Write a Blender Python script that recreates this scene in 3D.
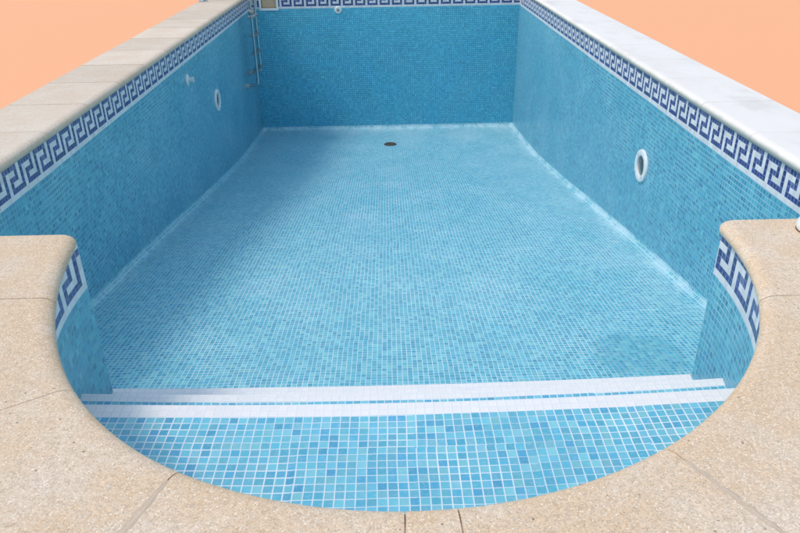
import bpy, bmesh, math, random
from mathutils import Matrix, Vector
random.seed(7)
S = bpy.context.scene
for o in list(bpy.data.objects): bpy.data.objects.remove(o)
U = 0.025                      # one mosaic tile; all lengths below are in tiles

# ---------------------------------------------------------------- camera
cd = bpy.data.cameras.new('camera'); cam = bpy.data.objects.new('camera', cd); S.collection.objects.link(cam)
F_, PITCH, YAW, ROLL, CAM = 708.8, .47497, .01467, -.01584, Vector((-.2736, -85.04, 37.849))
fw = Vector((math.sin(YAW)*math.cos(PITCH), math.cos(YAW)*math.cos(PITCH), -math.sin(PITCH)))
rt = Vector((math.cos(YAW), -math.sin(YAW), 0)); up = rt.cross(fw)
c_, s_ = math.cos(ROLL), math.sin(ROLL)
r2 = c_*rt + s_*up; u2 = -s_*rt + c_*up
cam.matrix_world = Matrix.Translation(CAM*U) @ Matrix((r2, u2, -fw)).transposed().to_4x4()
cd.sensor_width = 36; cd.lens = F_/800*36; cd.clip_start = .02; cd.clip_end = 2000
S.camera = cam

# ---------------------------------------------------------------- sky, sun, exposure
SUN = Vector((-.53, -.13, .84)).normalized()          # towards the sun
elev = math.asin(SUN.z); azim = math.atan2(SUN.x, SUN.y)
w = bpy.data.worlds.new('World'); S.world = w; w.use_nodes = True
nt = w.node_tree; bg = nt.nodes['Background']
sk = nt.nodes.new('ShaderNodeTexSky'); sk.sky_type = 'NISHITA'; sk.sun_disc = False
sk.sun_elevation = elev; sk.sun_rotation = azim; sk.dust_density = 1.0; sk.air_density = 2.1
nt.links.new(sk.outputs[0], bg.inputs[0]); bg.inputs[1].default_value = .15
sl = bpy.data.lights.new('sun', 'SUN'); so = bpy.data.objects.new('sun', sl); S.collection.objects.link(so)
sl.energy = 1.3; sl.angle = math.radians(16); sl.color = (1, .92, .84)
so.rotation_euler = SUN.to_track_quat('Z', 'Y').to_euler(); so.location = (0, 0, 20)
S.view_settings.view_transform = 'Standard'; S.view_settings.look = 'None'
S.view_settings.exposure = .34; S.view_settings.gamma = 1; S.view_settings.use_curve_mapping = False
S.render.engine = 'CYCLES'

# ---------------------------------------------------------------- node helpers
class G:
    def __init__(s, name):
        s.m = bpy.data.materials.new(name); s.m.use_nodes = True
        s.t = s.m.node_tree; s.b = s.t.nodes['Principled BSDF']
    def n(s, kind, **k):
        x = s.t.nodes.new('ShaderNode'+kind)
        for a, v in k.items(): setattr(x, a, v)
        return x
    def set(s, sock, v):
        if isinstance(v, bpy.types.NodeSocket): s.t.links.new(v, sock)
        elif v is not None:
            if isinstance(v, (tuple, list)) and len(v) == 3 and sock.type == 'RGBA': v = (*v, 1)
            sock.default_value = v
    def math(s, op, a, b=None, c=None, clamp=False):
        x = s.n('Math', operation=op, use_clamp=clamp)
        for i, v in enumerate((a, b, c)):
            if v is not None: s.set(x.inputs[i], v)
        return x.outputs[0]
    def vmath(s, op, a, b=None):
        x = s.n('VectorMath', operation=op)
        s.set(x.inputs[0], a)
        if b is not None: s.set(x.inputs[1], b)
        return x.outputs['Value'] if op in ('DISTANCE', 'LENGTH') else x.outputs[0]
    def mix(s, f, a, b, mode='MIX'):
        x = s.n('Mix', data_type='RGBA', blend_type=mode)
        s.set(x.inputs[0], f); s.set(x.inputs[6], a); s.set(x.inputs[7], b); return x.outputs[2]
    def noise(s, vec, scale, detail=2, rough=.5):
        x = s.n('TexNoise'); s.set(x.inputs['Vector'], vec); x.inputs['Scale'].default_value = scale
        x.inputs['Detail'].default_value = detail; x.inputs['Roughness'].default_value = rough
        return x.outputs['Fac']
    def white(s, vec, out='Value'):
        x = s.n('TexWhiteNoise', noise_dimensions='3D'); s.set(x.inputs['Vector'], vec); return x.outputs[out]
    def ss(s, v, lo, hi, a=0., b=1.):
        x = s.n('MapRange', interpolation_type='SMOOTHSTEP'); s.set(x.inputs[0], v)
        for i, q in enumerate((lo, hi, a, b)): s.set(x.inputs[i+1], q)
        return x.outputs[0]
    def ramp(s, f, stops, const=False):
        x = s.n('ValToRGB'); x.color_ramp.interpolation = 'CONSTANT' if const else 'LINEAR'
        e = x.color_ramp.elements
        while len(e) < len(stops): e.new(.5)
        for el, (p, c) in zip(e, stops): el.position = p; el.color = (*c, 1)
        s.set(x.inputs[0], f); return x.outputs[0]
    def bump(s, h, strength, dist):
        x = s.n('Bump'); x.inputs['Strength'].default_value = strength; x.inputs['Distance'].default_value = dist
        s.set(x.inputs['Height'], h); s.t.links.new(x.outputs[0], s.b.inputs['Normal'])

def mosaic(name, pal, grout_lo, grout_hi, gu=.075, gv=.05, gvar=.05, chalk=False, patch=False, rough=.28, seed=0.):
    g = G(name)
    uv = g.n('TexCoord').outputs['UV']
    obj = g.n('NewGeometry').outputs['Position']
    # mesh-backed sheets of 12 x 12 tiles laid a little off from one another, lines wandering slightly
    wn = g.n('TexNoise'); g.set(wn.inputs['Vector'], uv); wn.inputs['Scale'].default_value = .09; wn.inputs['Detail'].default_value = 1
    wob = g.vmath('MULTIPLY', g.vmath('SUBTRACT', wn.outputs['Color'], (.5, .5, .5)), (.35, .5, 0))
    sh = g.vmath('FLOOR', g.vmath('DIVIDE', g.vmath('ADD', uv, (3.3+seed, 5.2, 0)), (12, 12, 1)))
    shr = g.white(sh, 'Color')
    off = g.vmath('MULTIPLY', g.vmath('SUBTRACT', shr, (.5, .5, .5)), (.16, .2, 0))
    p = g.vmath('ADD', g.vmath('ADD', uv, wob), off) if not name.startswith('frieze') else uv
    cell = g.vmath('FLOOR', p); fr = g.vmath('FRACTION', p)
    sx = g.n('SeparateXYZ'); g.set(sx.inputs[0], fr)
    def edge(v): return g.math('MINIMUM', v, g.math('SUBTRACT', 1., v))
    shs = g.n('SeparateColor'); g.set(shs.inputs[0], shr)
    gn = g.ss(g.noise(uv, .055, 4, .65), .36, .74)
    if isinstance(gu, tuple): gu, gv = gu
    wu = g.math('MULTIPLY_ADD', gn, gvar*.6, gu)
    wv = g.math('ADD', g.math('MULTIPLY_ADD', gn, gvar, gv), g.math('MULTIPLY', g.ss(shs.outputs[1], .5, .9), .03))
    eu, ev = edge(sx.outputs[0]), edge(sx.outputs[1])
    soft = .035
    mu = g.ss(eu, g.math('SUBTRACT', wu, soft), g.math('ADD', wu, soft), 1., 0.)
    mv = g.ss(ev, g.math('SUBTRACT', wv, soft), g.math('ADD', wv, soft), 1., 0.)
    gm = g.math('MAXIMUM', mu, mv)
    rnd = g.white(g.vmath('ADD', cell, (seed, 0, .5)), 'Color')
    rs = g.n('SeparateColor'); g.set(rs.inputs[0], rnd)
    col = g.ramp(rs.outputs[0], pal, True)
    # a little free variation of hue and value from tile to tile, cloudy glass inside each
    hv = g.n('HueSaturation'); g.set(hv.inputs['Hue'], g.math('MULTIPLY_ADD', rs.outputs[1], .018, .490))
    g.set(hv.inputs['Value'], g.math('MULTIPLY_ADD', rs.outputs[2], .22 if pal is not NOSE else .03, .89 if pal is not NOSE else .985)); g.set(hv.inputs['Color'], col)
    cloud = g.noise(uv, 2.2, 3, .6)
    col = g.mix(g.math('MULTIPLY', g.ss(cloud, .45, .75), .22), hv.outputs[0], (.50, .66, .72))
    gcol = g.mix(g.math('ADD', g.math('MULTIPLY', gn, .7), g.math('MULTIPLY', g.noise(uv, .6, 2), .4), clamp=True), grout_lo, grout_hi)
    if patch:          # round repair patch laid with dull grey-green grout
        d = g.vmath('DISTANCE', g.vmath('MULTIPLY', obj, (1, 1, 0)), (44.6*U, 21.5*U, 0))
        d = g.math('ADD', d, g.math('MULTIPLY', g.math('SUBTRACT', g.noise(obj, 14, 2), .5), .08))
        pm = g.ss(d, 6.8*U, 10.2*U, 1., 0.)
        gcol = g.mix(g.math('MULTIPLY', pm, .5), gcol, (.10, .30, .38))
        col = g.mix(g.math('MULTIPLY', pm, .12), col, (.10, .33, .42))
    col = g.mix(gm, col, gcol)
    # cement haze in broad clouds
    haze = g.ss(g.noise(obj, .9, 4, .62), .45, .75)
    col = g.mix(g.math('MULTIPLY', haze, .03), col, (.58, .72, .78))
    ro = g.math('MULTIPLY_ADD', gm, .5, rough)
    if chalk:
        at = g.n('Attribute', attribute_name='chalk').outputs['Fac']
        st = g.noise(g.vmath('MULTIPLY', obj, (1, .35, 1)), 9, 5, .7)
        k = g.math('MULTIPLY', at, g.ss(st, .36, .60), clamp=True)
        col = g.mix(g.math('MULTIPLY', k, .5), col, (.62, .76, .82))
        # thin trowel-like lime streaks on the floor
        stv = g.noise(g.vmath('MULTIPLY', obj, (1., 5.5, 1)), 2.6, 5, .65)
        k2 = g.math('MULTIPLY', g.ss(stv, .60, .74), g.ss(g.noise(obj, .8, 2), .42, .62))
        col = g.mix(g.math('MULTIPLY', k2, .16), col, (.66, .78, .83))
        ro = g.math('ADD', ro, g.math('MULTIPLY', k, .3), clamp=True)
    g.set(g.b.inputs['Base Color'], col); g.set(g.b.inputs['Roughness'], ro)
    g.b.inputs['Specular IOR Level'].default_value = .45
    tilt = g.math('ADD', g.math('MULTIPLY', sx.outputs[0], g.math('SUBTRACT', rs.outputs[1], .5)), g.math('MULTIPLY', sx.outputs[1], g.math('SUBTRACT', rs.outputs[2], .5)))
    h = g.math('ADD', g.ss(g.math('MINIMUM', eu, ev), .03, .16), g.math('MULTIPLY', tilt, 1.3))
    g.bump(h, .35, .0012)
    return g.m

BLUES = [(0, (.06, .335, .465)), (.10, (.075, .375, .49)), (.36, (.105, .43, .53)), (.62, (.14, .47, .55)), (.84, (.185, .51, .555))]
SBLUE = [(0, (.085, .365, .53)), (.10, (.105, .41, .55)), (.30, (.135, .45, .565)), (.55, (.155, .47, .575)), (.84, (.20, .50, .57))]
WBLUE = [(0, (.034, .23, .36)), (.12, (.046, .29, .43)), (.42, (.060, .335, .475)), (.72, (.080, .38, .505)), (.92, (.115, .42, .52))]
NAVY = [(0, (.010, .022, .13)), (.3, (.015, .028, .17)), (.6, (.022, .036, .21)), (.85, (.040, .050, .26))]
WHITE = [(0, (.66, .66, .70)), (.4, (.70, .695, .72)), (.8, (.63, .64, .68))]
NOSE = [(0, (.84, .775, .735)), (.5, (.86, .79, .745)), (.85, (.82, .765, .73))]
M = {}
M['floor'] = mosaic('blue glass mosaic floor', BLUES, (.42, .66, .74), (.68, .80, .84), .062, .040, .02, True, True)
M['step'] = mosaic('blue glass mosaic step', SBLUE, (.48, .62, .68), (.86, .85, .85), .052, .022, .035, rough=.35, seed=31.)
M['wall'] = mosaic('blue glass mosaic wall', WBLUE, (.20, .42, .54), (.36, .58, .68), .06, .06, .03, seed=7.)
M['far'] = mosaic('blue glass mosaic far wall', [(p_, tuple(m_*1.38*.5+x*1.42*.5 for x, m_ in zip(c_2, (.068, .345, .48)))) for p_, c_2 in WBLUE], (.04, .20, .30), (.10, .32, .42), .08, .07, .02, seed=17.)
M['navy'] = mosaic('frieze navy tiles', NAVY, (.20, .24, .42), (.30, .34, .50), .055, .045, .0)
M['navy2'] = mosaic('frieze violet tiles', [(0, (.020, .04, .19)), (.3, (.04, .06, .24)), (.6, (.07, .085, .27)), (.85, (.12, .13, .32))], (.32, .36, .50), (.42, .45, .58), .065, .05, .0)
M['white'] = mosaic('frieze white tiles', WHITE, (.60, .64, .70), (.70, .74, .78), .05, .05, .0)
M['nose'] = mosaic('white step edge tiles', NOSE, (.70, .71, .725), (.79, .78, .775), .045, .04, .02)

def plain(name, col, rough=.5, metal=0, bump=None, var=.06, scale=20):
    g = G(name); ob = g.n('NewGeometry').outputs['Position']
    c2 = tuple(x*(1-var*2) for x in col)
    g.set(g.b.inputs['Base Color'], g.mix(g.noise(ob, scale, 4, .6), col, c2))
    g.b.inputs['Roughness'].default_value = rough; g.b.inputs['Metallic'].default_value = metal
    if bump: g.bump(g.noise(ob, bump[0], 3), bump[1], bump[2])
    return g.m
M['plastic'] = plain('white abs plastic', (.78, .79, .80), .3)
M['lens'] = plain('clouded lamp lens', (.10, .12, .125), .1, .2)
M['dark'] = plain('dark hollow plastic', (.03, .035, .04), .6)
M['steel'] = plain('stainless steel', (.52, .54, .56), .25, 1.0)
M['rung'] = plain('brushed steel tread', (.30, .33, .35), .4, .8)
M['rubber'] = plain('grey rubber', (.38, .42, .44), .6)
M['bronze'] = plain('brown drain grate', (.10, .07, .045), .5, .2)
M['beige'] = plain('beige skimmer throat', (.66, .46, .30), .6)
M['lump'] = plain('reddish brown fired clay', (.16, .04, .02), .7)
M['grime_and_shade'] = plain('grey green cement with painted lip shade', (.36, .42, .42), .8, var=.15, scale=9)  # cement row under the lip, with the coping's shade painted into its colour
M['mortar'] = plain('cement mortar', (.66, .50, .37), .9, bump=(220, .5, .002), var=.14, scale=60)
M['mortar_dark'] = plain('dark joint mortar', (.25, .21, .18), .9, var=.2, scale=60)  # dark mortar seen in the left and far joints
M['terrace'] = plain('peach painted terrace', (.92, .405, .205), .85, var=.004, scale=3)

def stone(name, base, alt, speck_l, speck_d, amount=1., whitewash=0., rough=.8, grime_and_shade=.3, vary=.16):
    g = G(name); ob = g.n('NewGeometry').outputs['Position']
    at = g.n('Attribute', attribute_name='shade').outputs['Fac']
    c = g.mix(g.ss(g.noise(ob, 5, 4, .65), .38, .68), base, alt)
    c = g.mix(g.math('MULTIPLY', g.ss(g.noise(ob, 60, 3, .6), .45, .7), .5*amount), c, tuple(x*.80 for x in base))
    def vor(scale):
        v = g.n('TexVoronoi', feature='F1'); g.set(v.inputs['Vector'], ob); v.inputs['Scale'].default_value = scale
        return v
    v1 = vor(300); r1 = g.n('SeparateColor'); g.set(r1.inputs[0], v1.outputs['Color'])
    grain = g.math('MULTIPLY', g.ss(r1.outputs[0], .55, .95), g.ss(v1.outputs['Distance'], .30, .55, 1., 0.))
    c = g.mix(g.math('MULTIPLY', grain, .75*amount, clamp=True), c, speck_l)
    grain2 = g.math('MULTIPLY', g.ss(r1.outputs[1], .62, .95), g.ss(v1.outputs['Distance'], .30, .5, 1., 0.))
    c = g.mix(g.math('MULTIPLY', grain2, .62*amount, clamp=True), c, tuple(x*.62 for x in base))
    fine = g.math('MULTIPLY_ADD', g.noise(ob, 520, 2, .7), .5, .75)
    gr = g.math('MULTIPLY', g.math('MULTIPLY_ADD', r1.outputs[2], .30*amount, 1-.15*amount), fine)
    cmb = g.n('CombineXYZ'); [g.set(cmb.inputs[q], gr) for q in range(3)]
    mm = g.n('VectorMath', operation='MULTIPLY'); g.set(mm.inputs[0], c); g.set(mm.inputs[1], cmb.outputs[0]); c = mm.outputs[0]
    v2 = vor(70); r3 = g.n('SeparateColor'); g.set(r3.inputs[0], v2.outputs['Color'])
    pit = g.math('MULTIPLY', g.ss(r3.outputs[0], .90, .97), g.ss(v2.outputs['Distance'], .12, .22, 1., 0.))
    c = g.mix(g.math('MULTIPLY', pit, .75*amount, clamp=True), c, speck_d)
    if whitewash:
        st = g.noise(g.vmath('MULTIPLY', ob, (1, .45, 1)), 3.2, 5, .6)
        c = g.mix(g.ss(st, .25, .62, whitewash*.75, whitewash), c, (.82, .745, .70))
        c = g.mix(g.math('MULTIPLY', g.ss(g.noise(g.vmath('MULTIPLY', ob, (1, .5, 1)), 4.5, 4, .6), .50, .70), .36), c, (.55, .50, .465))
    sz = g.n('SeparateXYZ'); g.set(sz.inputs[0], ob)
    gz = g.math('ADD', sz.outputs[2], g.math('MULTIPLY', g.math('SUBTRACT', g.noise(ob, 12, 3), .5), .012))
    c = g.mix(g.ss(gz, -.028, -.005, grime_and_shade, 0.), c, (.30, .34, .33))  # dirt and painted-in shade on the lower half of the lip
    hv = g.n('HueSaturation'); g.set(hv.inputs['Value'], g.math('MULTIPLY_ADD', at, vary, 1-vary/2)); g.set(hv.inputs['Color'], c)
    g.set(g.b.inputs['Base Color'], hv.outputs[0]); g.b.inputs['Roughness'].default_value = rough
    g.b.inputs['Specular IOR Level'].default_value = .25
    h = g.math('SUBTRACT', g.math('MULTIPLY', g.noise(ob, 260, 3, .7), .7), g.math('MULTIPLY', pit, .8))
    g.bump(h, .55*max(amount, .4), .0016)
    return g.m
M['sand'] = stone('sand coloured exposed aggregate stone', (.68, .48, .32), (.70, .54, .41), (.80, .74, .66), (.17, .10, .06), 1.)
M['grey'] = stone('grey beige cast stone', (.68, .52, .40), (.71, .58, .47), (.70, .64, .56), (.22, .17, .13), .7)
M['whitewashed'] = stone('limewashed stone', (.60, .54, .47), (.70, .66, .62), (.8, .8, .78), (.3, .26, .2), .3, .93, grime_and_shade=.85, vary=.0)

# ---------------------------------------------------------------- object helpers
ORG = {}
def thing(name, label, cat, loc=(0, 0, 0), group=None):
    o = bpy.data.objects.new(name, None); S.collection.objects.link(o); o.empty_display_size = .1
    o.location = Vector(loc)*U; ORG[o] = Vector(loc); o['label'] = label; o['category'] = cat
    if group: o['group'] = group
    return o
def mesh(name, verts, faces, mats, parent=None, uvs=None, midx=None, smooth=False, attr=None, label=None, org=None):
    org = ORG[parent] if parent in ORG else Vector((0, 0, 0)) if org is None else org
    me = bpy.data.meshes.new(name)
    me.from_pydata([((Vector(v)-org)*U)[:] for v in verts], [], faces)
    if not isinstance(mats, (list, tuple)): mats = [mats]
    for m in mats: me.materials.append(m)
    if midx: me.polygons.foreach_set('material_index', midx)
    if smooth: me.polygons.foreach_set('use_smooth', [True]*len(faces))
    if uvs:
        l = me.uv_layers.new(name='UVMap')
        for p in me.polygons:
            for li in p.loop_indices: l.data[li].uv = uvs[me.loops[li].vertex_index]
    if attr:
        for k, vals in attr.items():
            a = me.attributes.new(k, 'FLOAT', 'POINT'); a.data.foreach_set('value', vals)
    me.update(); me.validate()
    o = bpy.data.objects.new(name, me); S.collection.objects.link(o)
    if parent: o.parent = parent; ORG[o] = org
    if label: o['label'] = label
    return o
def frame(axis):
    a = Vector(axis).normalized(); b = a.orthogonal().normalized()
    if abs(a.z) < .99: b = a.cross(Vector((0, 0, 1))).normalized()
    return a, b, a.cross(b)
def lathe(name, prof, centre, axis, mat, parent, n=40):
    """prof: (radius, height along axis) list"""
    a, b, c = frame(axis); C = Vector(centre); V = []; Fc = []
    for r, h in prof:
        for i in range(n):
            t = 2*math.pi*i/n; V.append(C+a*h+(b*math.cos(t)+c*math.sin(t))*r)
    for k in range(len(prof)-1):
        for i in range(n):
            j = (i+1) % n; Fc.append((k*n+i, k*n+j, (k+1)*n+j, (k+1)*n+i))
    if prof[0][0] > 1e-4: Fc.append(tuple(range(n-1, -1, -1)))
    if prof[-1][0] > 1e-4: Fc.append(tuple((len(prof)-1)*n+i for i in range(n)))
    o = mesh(name, V, Fc, mat, parent, smooth=True); return autos(o)
def autos(o):
    me = o.data
    bm = bmesh.new(); bm.from_mesh(me); bmesh.ops.recalc_face_normals(bm, faces=bm.faces)
    for e in bm.edges:
        if len(e.link_faces) == 2 and e.calc_face_angle(0) > .6: e.smooth = False
    bm.to_mesh(me); bm.free(); return o
def tube(name, path, r, mat, parent, n=14, sub=5):
    P = [Vector(p) for p in path]; pts = [P[0]]
    for i in range(1, len(P)-1):       # round the bends
        a, b, c = P[i-1], P[i], P[i+1]; q = min((a-b).length, (c-b).length, 4.5)*.5
        s, e = b+(a-b).normalized()*q, b+(c-b).normalized()*q
        for k in range(sub+1):
            t = k/sub; pts.append(s*(1-t)**2+b*2*t*(1-t)+e*t*t)
    pts.append(P[-1]); V = []; Fc = []; up0 = None
    for i, p in enumerate(pts):
        d = (pts[min(i+1, len(pts)-1)]-pts[max(i-1, 0)]).normalized()
        if up0 is None: up0 = d.orthogonal().normalized()
        up0 = (up0-d*up0.dot(d)).normalized(); sd = d.cross(up0)
        for k in range(n):
            t = 2*math.pi*k/n; V.append(p+(up0*math.cos(t)+sd*math.sin(t))*r)
    for i in range(len(pts)-1):
        for k in range(n):
            j = (k+1) % n; Fc.append((i*n+k, i*n+j, (i+1)*n+j, (i+1)*n+k))
    Fc.append(tuple(range(n-1, -1, -1))); Fc.append(tuple((len(pts)-1)*n+k for k in range(n)))
    return autos(mesh(name, V, Fc, mat, parent, smooth=True))
def box(name, lo, hi, mat, parent, bev=.15):
    bm = bmesh.new(); bmesh.ops.create_cube(bm, size=1)
    for v in bm.verts:
        v.co = Vector([lo[i]+(v.co[i]+.5)*(hi[i]-lo[i]) for i in range(3)])
    bmesh.ops.bevel(bm, geom=bm.edges[:], offset=bev, segments=2, affect='EDGES', profile=.7)
    bm.verts.index_update()
    V = [v.co.copy() for v in bm.verts]; Fc = [tuple(v.index for v in f.verts) for f in bm.faces]; bm.free()
    return mesh(name, V, Fc, mat, parent)

# ---------------------------------------------------------------- dimensions
W, L = 66., 283.
CX = .99
A_W, B_W = 42.9, 49.4            # wall of the rounded end
A_L, B_L = 41.9, 48.2            # coping lip of the rounded end
ZP = [(0, -33.0), (44, -39.3), (80, -43.9), (120, -49.8), (160, -56.0), (219, -64.3), (283, -69.0)]
def zf(y):
    if y <= 0: return ZP[0][1]
    for (a, za), (b, zb) in zip(ZP, ZP[1:]):
        if y <= b: t = (y-a)/(b-a); return za+(zb-za)*t
    return ZP[-1][1]
def zfs(y): return sum(zf(min(max(y+d, 0), 283)) for d in (-12, -6, 0, 6, 12))/5
R = 1.7
def fil(d1, d2=99):
    q = math.hypot(max(R-d1, 0), max(R-d2, 0)); q = min(q, R); return R-math.sqrt(max(R*R-q*q, 0))
Z_ST = [-11.4, -18.5, -25.4]
EDGE = [lambda x: -22.1+.00085*(x-1.5)**2, lambda x: -10.95+.0008*(x-1.5)**2, lambda x: -.10+.0005*(x-.5)**2]
NW = [2.2, 1.62, 2.1]

# ---------------------------------------------------------------- ground
def outer_ring():
    pts = [(-82.4, 301.), (-82.4, -17.)]
    n = 40
    a0 = math.asin(17/66.)
    for i in range(n+1):
        t = math.pi+a0+(math.pi-2*a0)*i/n
        pts.append((CX+60*math.cos(t), 66*math.sin(t)))
    pts += [(80.3, -17.), (80.3, 301.)]
    return pts
def ground():
    bm = bmesh.new(); inner = outer_ring(); B = 9000
    def loop(P):
        vs = [bm.verts.new((x, y, -.25)) for x, y in P]
        return [bm.edges.new((vs[i], vs[(i+1) % len(vs)])) for i in range(len(vs))]
    e = loop([(-B, -B), (B, -B), (B, B), (-B, B)])+loop(inner)
    bmesh.ops.triangle_fill(bm, edges=e, use_beauty=True)
    for f in bm.faces:
        if f.normal.z < 0: f.normal_flip()
    bm.verts.index_update()
    V = [v.co.copy() for v in bm.verts]; Fc = [tuple(v.index for v in f.verts) for f in bm.faces]; bm.free()
    o = mesh('terrace_ground', V, Fc, M['terrace']); o['kind'] = 'structure'
ground()

# ---------------------------------------------------------------- the pool
pool = thing('swimming_pool', 'empty swimming pool lined with light blue glass mosaic, rounded stepped end in front', 'swimming pool', (0, 130, -69))

# floor
def lin(a, b, n): return [a+(b-a)*i/n for i in range(n+1)]
xs = [-W+d for d in (0, .09, .28, .56, .9, 1.3, 1.7, 4, 8, 12)]+lin(-50, 50, 20)+[W-d for d in (12, 8, 4, 1.7, 1.3, .9, .56, .28, .09, 0)]
ys = lin(-10, 0, 2)+[1.5]+lin(5, 265, 65)+[L-d for d in (14, 10, 7, 4, 1.7, 1.3, .9, .56, .28, .09, 0)]
V, UVs, CH = [], [], []
def arc(d): return d if d > R else R-(R*math.asin(min(1, (R-d)/R)))*1.0
for y in ys:
    for x in xs:
        dx, dy = W-abs(x), L-y
        V.append((x, y, zfs(y)+fil(dx, dy)))
        UVs.append((math.copysign(W-arc(dx), x)*1.11+.5, (L-arc(dy))*1.01+.3))
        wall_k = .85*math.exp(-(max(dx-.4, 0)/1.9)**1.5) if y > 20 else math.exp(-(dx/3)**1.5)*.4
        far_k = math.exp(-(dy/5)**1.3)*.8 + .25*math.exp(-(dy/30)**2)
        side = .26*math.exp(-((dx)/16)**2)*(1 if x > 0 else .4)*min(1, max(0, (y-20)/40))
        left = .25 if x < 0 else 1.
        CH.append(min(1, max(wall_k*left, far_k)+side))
nx = len(xs)
Fc = [(j*nx+i, j*nx+i+1, (j+1)*nx+i+1, (j+1)*nx+i) for j in range(len(ys)-1) for i in range(nx-1)]
mesh('floor', V, Fc, M['floor'], pool, UVs, smooth=True, attr={'chalk': CH})

# straight walls: P(s) gives the point, top at -8 under the frieze
def wall(name, pts, uu, bots, mat, top=-8., rows=10, label=None):
    V, UVs, Fc = [], [], []
    for (x, y), u, zb in zip(pts, uu, bots):
        for k in range(rows+1):
            z = top+(zb-top)*k/rows; V.append((x, y, z)); UVs.append((u, z))
    n = rows+1
    for i in range(len(pts)-1):
        for k in range(rows): Fc.append((i*n+k, i*n+k+1, (i+1)*n+k+1, (i+1)*n+k))
    return mesh(name, V, Fc, mat, pool, UVs, smooth=True, label=label)
yl = lin(0, 280, 70)+[281, 281.8, 282.5, 282.85, 283]
bw = [zfs(y)+fil(0, L-y) for y in yl]
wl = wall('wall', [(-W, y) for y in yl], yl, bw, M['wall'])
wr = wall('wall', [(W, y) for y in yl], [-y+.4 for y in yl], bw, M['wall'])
xf = [x for x in xs]
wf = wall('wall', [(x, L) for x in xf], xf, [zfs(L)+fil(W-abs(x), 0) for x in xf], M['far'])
# short returns beside the rounded end
for sx_ in (-1, 1):
    xa, xb = CX+sx_*A_W, sx_*W
    X = lin(xa, xb, 4)
    wall('return_wall', [(x, 0) for x in X], X, [zfs(0)-1]*5, M['wall'])
# curved wall, arc-length parametrised; runs clockwise seen from inside: right corner -> near -> left corner
NA = 240
def lshift(t, base, amp):          # the rounded end was cast slightly out of true on its left side
    c = math.cos(t)
    return 0 if c >= 0 else (-c)**.5*(base+amp*max(0, math.sin(min(math.pi, math.pi*abs(math.sin(t))*48/43))))
curve = [(CX+A_W*math.cos(-math.pi*i/NA)+lshift(-math.pi*i/NA, .5, -.38), B_W*math.sin(-math.pi*i/NA)) for i in range(NA+1)]
sl_ = [0]
for a, b in zip(curve, curve[1:]): sl_.append(sl_[-1]+math.hypot(a[0]-b[0], a[1]-b[1]))
TOT = sl_[-1]
def on_curve(s):
    s = min(max(s, 0), TOT)
    for i in range(NA):
        if s <= sl_[i+1]:
            t = (s-sl_[i])/(sl_[i+1]-sl_[i]); a, b = curve[i], curve[i+1]
            return (a[0]+(b[0]-a[0])*t, a[1]+(b[1]-a[1])*t)
ss_ = lin(0, TOT, 160)
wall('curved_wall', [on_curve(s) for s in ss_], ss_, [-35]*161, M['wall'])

# Greek key frieze
KEY = {0: (0, 1, 2, 3, 4), 1: (0, 4), 2: (0, 2, 3, 4), 3: (0, 2), 4: (0, 2, 3, 4, 5)}
def frieze(fn, s0, s1, ufn, parent, plain_until=None, label=None):
    """fn(s)->(x, y); ufn(s)->pattern coordinate (rising with s)"""
    off = ufn(0); sc = ufn(1)-off; br = [s0]; u = math.floor(ufn(s0))+1
    while u < ufn(s1)-1e-6: br.append((u-off)/sc); u += 1
    br.append(s1); V, UVs, Fc, MI = [], [], [], []
    rows = [-.6, -1.5, -2, -3, -4, -5, -6, -7, -8.0]
    for s in br:
        x, y = fn(s)
        for z in rows: V.append((x, y, z)); UVs.append((ufn(s), z+100))
    n = len(rows)
    for i in range(len(br)-1):
        um = ufn((br[i]+br[i+1])/2); c = math.floor(um) % 6
        for k in range(n-1):
            Fc.append((i*n+k, i*n+k+1, (i+1)*n+k+1, (i+1)*n+k))
            r = k-2; navy = r in KEY and c in KEY[r]
            if plain_until is not None and not plain_until(br[i]): navy = False
            MI.append(3 if k == 0 else (2 if r == 0 or (r == 2 and c == 3) else 1) if navy else 0)
    return mesh('frieze', V, Fc, [M['white'], M['navy'], M['navy2'], M['grime_and_shade']], parent, UVs, MI)
frieze(lambda s: (-W, s), 0, L, lambda s: s-36.6, wl)
frieze(lambda s: (W, L-s), 0, L, lambda s: s-L+32.7, wr, plain_until=lambda s: s > 4)
SK0, SK1 = -61.2, -52.9                                 # skimmer mouth
frieze(lambda s: (s, L), -W, SK0, lambda s: s+52.8, wf)
frieze(lambda s: (s, L), SK1, W, lambda s: s+52.8, wf)
frieze(on_curve, 0, TOT/2, lambda s: s/1.13+1.85, bpy.data.objects['curved_wall'])
frieze(on_curve, TOT/2, TOT, lambda s: (s-TOT)/1.17+2.0, bpy.data.objects['curved_wall'])
for xa, xb in ((-W, CX-A_W), (CX+A_W, W)):
    frieze(lambda s: (s, 0), xa, xb, lambda s: s+.3, bpy.data.objects['return_wall'])

# skimmer mouth in the far wall
sk_ = mesh('skimmer_mouth', [(SK0, L, -.6), (SK1, L, -.6), (SK1, L, -8), (SK0, L, -8), (SK0, L+6, -.6), (SK1, L+6, -.6), (SK1, L+6, -8), (SK0, L+6, -8)],
     [(4, 5, 6, 7), (0, 1, 5, 4), (1, 2, 6, 5), (2, 3, 7, 6), (3, 0, 4, 7)], M['beige'], pool)
fx = []
def bar(lo, hi, bmV, bmF):
    b = len(bmV)
    for z in (0, 1):
        for y in (0, 1):
            for x in (0, 1): bmV.append(((lo, hi)[x][0], (lo, hi)[y][1], (lo, hi)[z][2]))
    bmF += [tuple(b+i for i in f) for f in ((0, 2, 3, 1), (4, 5, 7, 6), (0, 1, 5, 4), (2, 6, 7, 3), (0, 4, 6, 2), (1, 3, 7, 5))]
V, Fc = [], []
bar((SK0-.5, L-.4, -8.6), (SK1+.5, L-.01, -7.5), V, Fc)
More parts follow.
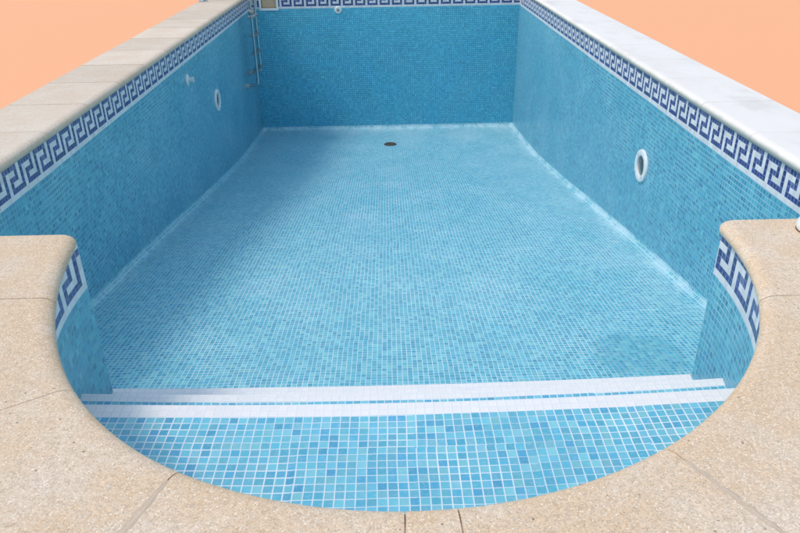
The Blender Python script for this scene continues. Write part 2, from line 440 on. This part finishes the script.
bar((SK0-.5, L-.4, -7.5), (SK0+.5, L-.01, -.7), V, Fc); bar((SK1-.5, L-.4, -7.5), (SK1+.5, L-.01, -.7), V, Fc)
mesh('skimmer_frame', V, Fc, M['plastic'], sk_)
mesh('skimmer_flap', [(SK0+.6, L+.8, -2.2), (SK1-.6, L+.8, -2.2), (SK1-.6, L+.9, -7.4), (SK0+.6, L+.9, -7.4)], [(0, 1, 2, 3)], M['beige'], sk_)

# steps
for k in range(3):
    z, E, nw = Z_ST[k], EDGE[k], NW[k]
    def xlim(y):
        if y >= 0: return A_W+.05
        return A_W*math.sqrt(max(0, 1-(y/B_W)**2))+.35
    n = 48
    def front(off):
        # points along the edge curve offset back by off, clipped at the curved wall
        def solve(sg):
            x = 30*sg
            for _ in range(30):
                x = CX*0+CX+sg*xlim(E(x)-off)
            return x
        xa, xb = solve(-1), solve(1)
        return [(x, E(x)-off) for x in lin(xa, xb, n)]
    # nosing strip (tread rows and the rows that fold over the riser)
    f0, f1 = front(0), front(nw)
    V, UVs, Fc = [], [], []
    prof = [(1, 0, 0), (.12/nw, 0, nw-.12), (0, -.12, nw), (0, -1.1, nw+1), (0, -2.1, nw+2)]
    for i in range(n+1):
        a, b = f0[i], f1[i]
        for t, dz, v in prof:
            V.append((a[0]+(b[0]-a[0])*t, a[1]+(b[1]-a[1])*t, z+dz)); UVs.append((a[0]+(b[0]-a[0])*t+.37*k, v+.0))
    m = len(prof)
    for i in range(n):
        for j in range(m-1): Fc.append((i*m+j, i*m+j+1, (i+1)*m+j+1, (i+1)*m+j))
    nose_data = (V, Fc, UVs)
    # tread: columns from the nosing back to the wall (or under the step above)
    V, UVs, Fc = [], [], []; q = 24
    for (x, y) in f1:
        rx = min(1, abs((x-CX)/(A_W+.35)))
        yb = -(B_W+.35)*math.sqrt(1-rx*rx) if k == 0 else EDGE[k-1](x)-.5
        yb = min(yb, y-.001)
        for j in range(q+1):
            t = j/q; V.append((x, y+(yb-y)*t, z)); UVs.append((x+.37*k, (y+(yb-y)*t)-y-.0+(60-7*k)))
    for i in range(n):
        for j in range(q): Fc.append((i*(q+1)+j, (i+1)*(q+1)+j, (i+1)*(q+1)+j+1, i*(q+1)+j+1))
    st = mesh('step', V, Fc, M['step'], pool, UVs)
    mesh('nosing', *nose_data[:2], M['nose'], st, nose_data[2], smooth=False)
    zb = Z_ST[k+1]-.2 if k < 2 else zfs(0)-.5
    V, UVs, Fc = [], [], []
    for (x, y) in f0:
        for zz in (z-2.1, zb): V.append((x, y, zz)); UVs.append((x, zz))
    for i in range(n): Fc.append((2*i, 2*i+1, 2*i+3, 2*i+2))
    mesh('riser', V, Fc, M['step'], st, UVs)

# ---------------------------------------------------------------- coping stones
def inset_rings(poly, flags, prof_open, prof_joint):
    """poly CCW; flags[i] belongs to edge i -> i+1; returns rings of (x, y, z)"""
    n = len(poly); rings = []
    nor = []
    for i in range(n):
        a, b = poly[i], poly[(i+1) % n]; d = Vector((b[0]-a[0], b[1]-a[1])).normalized(); nor.append(Vector((-d.y, d.x)))
    for (do, z), (dj, _) in zip(prof_open, prof_joint):
        ring = []
        for i in range(n):
            n0, n1 = nor[i-1], nor[i]
            d0 = do if flags[i-1] else dj; d1 = do if flags[i] else dj
            det = n0.x*n1.y-n0.y*n1.x
            if abs(det) < .12:
                m = (n0+n1).normalized()*max(d0, d1) if flags[i-1] == flags[i] else (n0+n1).normalized()*max(d0, d1)
            else:
                m = Vector(((d0*n1.y-d1*n0.y)/det, (n0.x*d1-n1.x*d0)/det))
            ring.append((poly[i][0]+m.x, poly[i][1]+m.y, z))
        rings.append(ring)
    return rings
RB = .95
def coping(parent, poly, flags, mat, dz=0., shade=None, thick=1.9, label=None):
    area = sum(poly[i][0]*poly[(i+1) % len(poly)][1]-poly[(i+1) % len(poly)][0]*poly[i][1] for i in range(len(poly)))
    if area < 0:
        poly = poly[::-1]; flags = flags[::-1]; flags = flags[1:]+flags[:1]
    po, pj = [], []
    NS = 12
    for k in range(NS+1):
        ph = -math.pi/2+math.pi*k/NS
        po.append(((RB if ph < 0 else 1.5)*(1-math.cos(ph)), -RB+RB*math.sin(ph)+dz)); pj.append(((.035 if mat != M['grey'] else .075)*(1+.8*max(0, math.sin(ph))), 0))
    rings = inset_rings(poly, flags, po, pj); n = len(poly); V = [v for r in rings for v in r]; Fc = []; sm = []
    for k in range(NS):
        for i in range(n):
            j = (i+1) % n; Fc.append((k*n+i, k*n+j, (k+1)*n+j, (k+1)*n+i)); sm.append(bool(flags[i]))
    sm += [False, False]
    Fc.append(tuple(NS*n+i for i in range(n))); Fc.append(tuple(n-1-i for i in range(n)))
    sh = random.random() if shade is None else shade
    o = mesh('coping_stone', V, Fc, mat, parent, attr={'shade': [sh]*len(V)}, label=label)
    o.data.polygons.foreach_set('use_smooth', sm)
    # flat top and bottom, soft bullnose: split at the caps
    me = o.data
    bm = bmesh.new(); bm.from_mesh(me)
    bmesh.ops.triangulate(bm, faces=[f for f in bm.faces if len(f.verts) > 4])
    for e in bm.edges:
        if len(e.link_faces) == 2 and e.link_faces[0].smooth != e.link_faces[1].smooth: e.smooth = False
    bm.to_mesh(me); bm.free()
    return o

left = thing('stone_coping', 'straight edging of grey beige stone slabs along the left, shaded side of the pool', 'pool edge', (-74, 140, -2))
right = thing('stone_coping', 'straight edging of whitewashed stone slabs along the right side of the pool', 'pool edge', (73, 140, -2))
far = thing('stone_coping', 'edging of beige stone slabs across the far end of the pool', 'pool edge', (0, 291, -2))
endc = thing('stone_coping', 'sandy speckled stone edging curving round the stepped near end of the pool', 'pool edge', (0, -58, -2))
ybr = [.8, 6, 27, 48, 69, 90, 111, 132, 153, 174, 195, 216, 237, 258, 279, 301]
LI = W-.95
for i, (a, b) in enumerate(zip(ybr, ybr[1:])):
    dz = random.uniform(-.05, .03)
    if i:
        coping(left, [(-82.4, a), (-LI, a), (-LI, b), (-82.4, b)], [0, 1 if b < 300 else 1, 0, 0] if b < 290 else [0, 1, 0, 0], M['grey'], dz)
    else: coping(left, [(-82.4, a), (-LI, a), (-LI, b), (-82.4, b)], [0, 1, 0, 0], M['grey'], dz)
yb2 = [.8, 16, 38, 60, 82, 104, 126, 148, 170, 192, 214, 236, 258, 280, 301]
for i, (a, b) in enumerate(zip(yb2, yb2[1:])):
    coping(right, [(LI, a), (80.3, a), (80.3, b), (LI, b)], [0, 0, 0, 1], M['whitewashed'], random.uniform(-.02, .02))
xb = [-LI, -44, -22, 0, 22, 44, LI]
for a, b in zip(xb, xb[1:]):
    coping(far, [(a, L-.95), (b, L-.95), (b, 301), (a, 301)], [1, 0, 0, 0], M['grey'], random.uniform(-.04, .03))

# rounded end: lip ellipse, slabs cut along the joints seen in the photo
def lip(t): return (CX+A_L*math.cos(t)+lshift(t, 0, 1.25), B_L*math.sin(t))           # t in -pi..0
def tfor(x=None, y=None, side=1):
    if y is not None:
        q = math.asin(y/B_L); return q if side > 0 else -math.pi-q
    return -math.acos((x-CX)/A_L)
def shoulder(sd):
    """slab block at the throat; sd = +1 right, -1 left"""
    yl_ = -17.0 if sd < 0 else -20.2
    yo = .8; r = 2.4; poly, fl = [], []
    X0 = CX+sd*A_L
    poly.append((sd*82.4 if sd < 0 else 80.3, yo))
    fl.append(0)
    poly.append((sd*LI, yo)); fl.append(1)
    cx_, cy_ = X0+sd*r, yo-r
    for i in range(9):
        a = math.pi/2*i/8
        poly.append((cx_-sd*r*math.sin(a), cy_+r*math.cos(a))); fl.append(1)
    t0 = tfor(y=yo-r-1.2, side=sd); t1 = tfor(y=yl_, side=sd)
    for i in range(11):
        poly.append(lip(t0+(t1-t0)*i/10)); fl.append(1)
    fl[-1] = 0
    xo = -82.4 if sd < 0 else 80.3
    poly.append((xo, yl_)); fl.append(0)
    xj = CX+sd*61
    # split into two slabs at a joint out at xj
    return poly, fl
for sd in (-1, 1):
    poly, fl = shoulder(sd)
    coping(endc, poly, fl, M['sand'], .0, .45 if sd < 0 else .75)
joints = [  # (lip point parameter, outer point)
    (tfor(y=-17.0, side=-1), (-66, -17.0)),
    (tfor(y=-33.2, side=-1)+.0, (-58, -52)),
    (tfor(x=-16.6), (-27.5, -72)),
    (tfor(x=.35), (-.2, -76)),
    (tfor(x=4.05), (5.6, -76)),
    (tfor(x=20.6), (37., -73)),
    (tfor(y=-20.2, side=1), (72, -20.2))]
shades = [.40, .55, .6, .75, .62, .58]
for i in range(len(joints)-1):
    (ta, oa), (tb, ob_) = joints[i], joints[i+1]
    n = max(3, int(abs(tb-ta)*26)); poly, fl = [], []
    for k in range(n+1): poly.append(lip(ta+(tb-ta)*k/n)); fl.append(1)
    fl[-1] = 0
    # outer side follows the larger ellipse
    poly.append(ob_); fl.append(0)
    for k in range(1, 4):
        t = 1-k/4; P = Vector((oa[0]+(ob_[0]-oa[0])*t, oa[1]+(ob_[1]-oa[1])*t))
        d = P-Vector((CX, 0)); kk = 1+.07*math.sin(math.pi*k/4)*min(1, (Vector(oa)-Vector(ob_)).length/20)
        poly.append((CX+d.x*kk, d.y*kk)); fl.append(0)
    poly.append(oa); fl.append(0)
    # widen two joints where mortar shows
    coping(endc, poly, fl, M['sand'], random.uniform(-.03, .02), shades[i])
# mortar bed just below the slab tops, seen through the joints
def bed(name, pts, z, mat, parent):
    mesh(name, [(x, y, z) for x, y in pts], [tuple(range(len(pts)))], mat, parent)
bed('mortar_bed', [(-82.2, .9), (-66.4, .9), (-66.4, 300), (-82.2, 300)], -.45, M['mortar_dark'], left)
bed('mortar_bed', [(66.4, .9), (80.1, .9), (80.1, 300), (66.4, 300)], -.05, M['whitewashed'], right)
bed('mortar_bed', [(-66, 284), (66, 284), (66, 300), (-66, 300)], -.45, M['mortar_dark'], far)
V, Fc = [], []
nn = 60
for i in range(nn+1):
    t = -.13-(math.pi-.26)*i/nn
    for d, z in ((.16, -1.2), (.16, -.9), (.32, -.62), (.66, -.36), (1.9, -.12), (15, -.12)):
        V.append((CX+(A_L+d)*math.cos(t)+lshift(t, 0, 1.25), (B_L+d*1.05)*math.sin(t), z))
for i in range(nn):
    for k in range(5): Fc.append((6*i+k, 6*i+k+1, 6*i+k+7, 6*i+k+6))
mesh('mortar_bed', V, Fc, M['mortar'], endc)
# smeared mortar over two joints
def smear(p0, p1, w0, w1, seed):
    rr = random.Random(seed); a, b = Vector(p0), Vector(p1); d = (b-a).normalized(); nrm = Vector((-d.y, d.x)); V, Fc = [], []
    n = 26
    for i in range(n+1):
        t = i/n; c = a+(b-a)*t; w = (w0+(w1-w0)*t)*(.55+.45*math.sin(math.pi*min(1, t*1.1+.05)))
        l, r = w*rr.uniform(.5, 1.1), w*rr.uniform(.4, 1.0)
        V += [(*(c+nrm*l), -.01), (*(c+nrm*l*.55), .05), (*(c+nrm*.06), .05), (*(c-nrm*.06), .0), (*(c-nrm*r*.6), .045), (*(c-nrm*r), -.01)]
    for i in range(n):
        for k in range(5): Fc.append((i*6+k, i*6+k+1, i*6+k+7, i*6+k+6))
    mesh('mortar_smear', V, Fc, M['mortar'], endc, smooth=True)
JL, JR = lip(joints[2][0]), lip(joints[5][0])
def along(j, s0, s1):
    a = Vector(lip(joints[j][0])); b = Vector(joints[j][1]); d = (b-a).normalized(); return (a+d*s0)[:], (a+d*s1)[:]
smear(*along(2, 1.6, 12), .38, .7, 3)
smear(*along(5, 2.2, 12), .3, .55, 5)

# ---------------------------------------------------------------- pool fittings
def pool_light(c, ax, label, rr):
    t = thing('pool_light', label, 'pool light', c, 'round underwater lights set in the side walls')
    k = rr/4.25
    lathe('ring', [(4.25*k, .02), (4.25*k, .3), (4.1*k, .55), (3.8*k, .68), (3.0*k, .68), (2.7*k, .55), (2.6*k, .2), (2.6*k, .02)][::1], c, ax, M['plastic'], t)
    lathe('lens', [(0.001, .42), (.9*k, .38), (1.7*k, .2), (2.58*k, .05)], c, ax, M['lens'], t)
    for q in range(4):
        a, b, cc = frame(ax); th = math.pi/4+q*math.pi/2
        p = Vector(c)+(b*math.cos(th)+cc*math.sin(th))*3.35*k
        lathe('screw', [(.24, .62), (.24, .74), (.001, .76)], p, ax, M['rubber'], t, 10)
pool_light((W, 90.4, -24.4), (-1, 0, 0), 'round white rimmed underwater light on the sunlit right wall', 4.3)
pool_light((-W, 189.7, -29.3), (1, 0, 0), 'round white rimmed underwater light on the shaded left wall', 4.2)

t = thing('wall_nozzle', 'white plastic return nozzle sticking out of the left wall below the key frieze', 'nozzle', (-W, 152.3, -13.3))
lathe('flange', [(1.8, .02), (1.8, .3), (1.5, .45), (.9, .5)], (-W, 152.3, -13.3), (1, 0, 0), M['plastic'], t)
lathe('spout', [(.75, .4), (.75, 1.6), (.9, 1.7), (.9, 2.2), (.6, 2.2), (.55, 1.4)], (-W, 152.3, -13.3), (1, 0, 0), M['plastic'], t)

t = thing('wall_outlet', 'small round white outlet under the frieze of the far wall', 'outlet', (-23.3, L, -8.9))
lathe('flange', [(1.75, .02), (1.75, .4), (1.45, .7), (.8, .75), (.75, .2)], (-23.3, L, -8.9), (0, -1, 0), M['plastic'], t)
lathe('eyeball', [(.75, .3), (.6, .75), (.3, .9), (.28, .5)], (-23.3, L, -8.9), (0, -1, 0), M['rubber'], t, 24)

zd = zfs(246.4)
t = thing('floor_drain', 'brown round drain grate in the deep end of the pool floor', 'drain', (.8, 246.4, zd))
lathe('rim', [(3.0, -.1), (3.0, .28), (2.7, .42), (2.5, .3)], (.8, 246.4, zd), (0, 0, 1), M['bronze'], t)
V, Fc = [], []
for q in range(9):
    x = -2.1+q*.525; h = math.sqrt(2.55**2-x*x)
    bar((.8+x-.14, 246.4-h, zd+.15), (.8+x+.14, 246.4+h, zd+.38), V, Fc)
mesh('grate', V, Fc, M['bronze'], t)
lathe('sump', [(2.6, .06), (2.6, .1), (.001, .1)], (.8, 246.4, zd), (0, 0, 1), M['dark'], t)

# ladder on the left wall near the far corner
t = thing('pool_ladder', 'steel pool ladder hanging down the left wall by the far corner', 'ladder', (-62, 254, -38))
RY = (249.0, 260.0)
for i, (yy, zb) in enumerate(zip(RY, (-34.6, -30.8))):
    xr = -60.0
    o = tube('rail', [(-80.5, yy, 0), (-80.5, yy, 17), (-76, yy, 27), (-66, yy, 27), (xr, yy, 18), (xr, yy, zb), (xr-.3, yy, zb-2.4), (-W+1.2, yy, zb-3.0)], .62, M['steel'], t)
    lathe('rubber_foot', [(1.25, .02), (1.25, .9), (.95, 1.9), (.8, 1.9)], (-W, yy, zb-3.0), (1, 0, 0), M['rubber'], t, 20)
    lathe('anchor_flange', [(2.0, 0), (2.0, .3), (1.2, .7), (.85, 1.1)], (-80.5, yy, 0), (0, 0, 1), M['steel'], t, 24)
for z in (-7.2, -15.2, -23., -30.5):
    box('tread', (-62.0, RY[0]-.3, z-.4), (-58.9, RY[1]+.3, z+.3), M['rung'], t)
lathe('rail_clamp', [(1.15, -.9), (1.35, -.6), (1.35, .6), (1.15, .9)], (-60, RY[0], -5.), (0, 0, 1), M['rung'], t, 20)

# small objects on the edging
t = thing('deck_cap', 'white rounded plastic cap standing on the edging of the right shoulder', 'cap', (53.5, -4.2, 0))
lathe('cap', [(2.0, .1), (2.2, .5), (2.2, 1.1), (1.9, 1.6), (1.0, 1.95), (.001, 2.0)], (53.5, -4.2, 0), (0, 0, 1), M['plastic'], t)
lathe('base_shadow_ring', [(2.05, -.02), (2.15, .12), (1.8, .2)], (53.5, -4.2, 0), (0, 0, 1), M['bronze'], t)  # brown ring standing in for the shadow at the foot of the cap
t = thing('clay_pot_saucer', 'small reddish brown clay dish on the left edging near the far corner', 'dish', (-73.9, 256.5, 0))
lathe('dish', [(1.6, 0), (2.6, .9), (2.9, 1.5), (2.6, 1.5), (1.6, .4), (.001, .35)], (-73.9, 256.5, 0.02), (0, 0, 1), M['lump'], t)
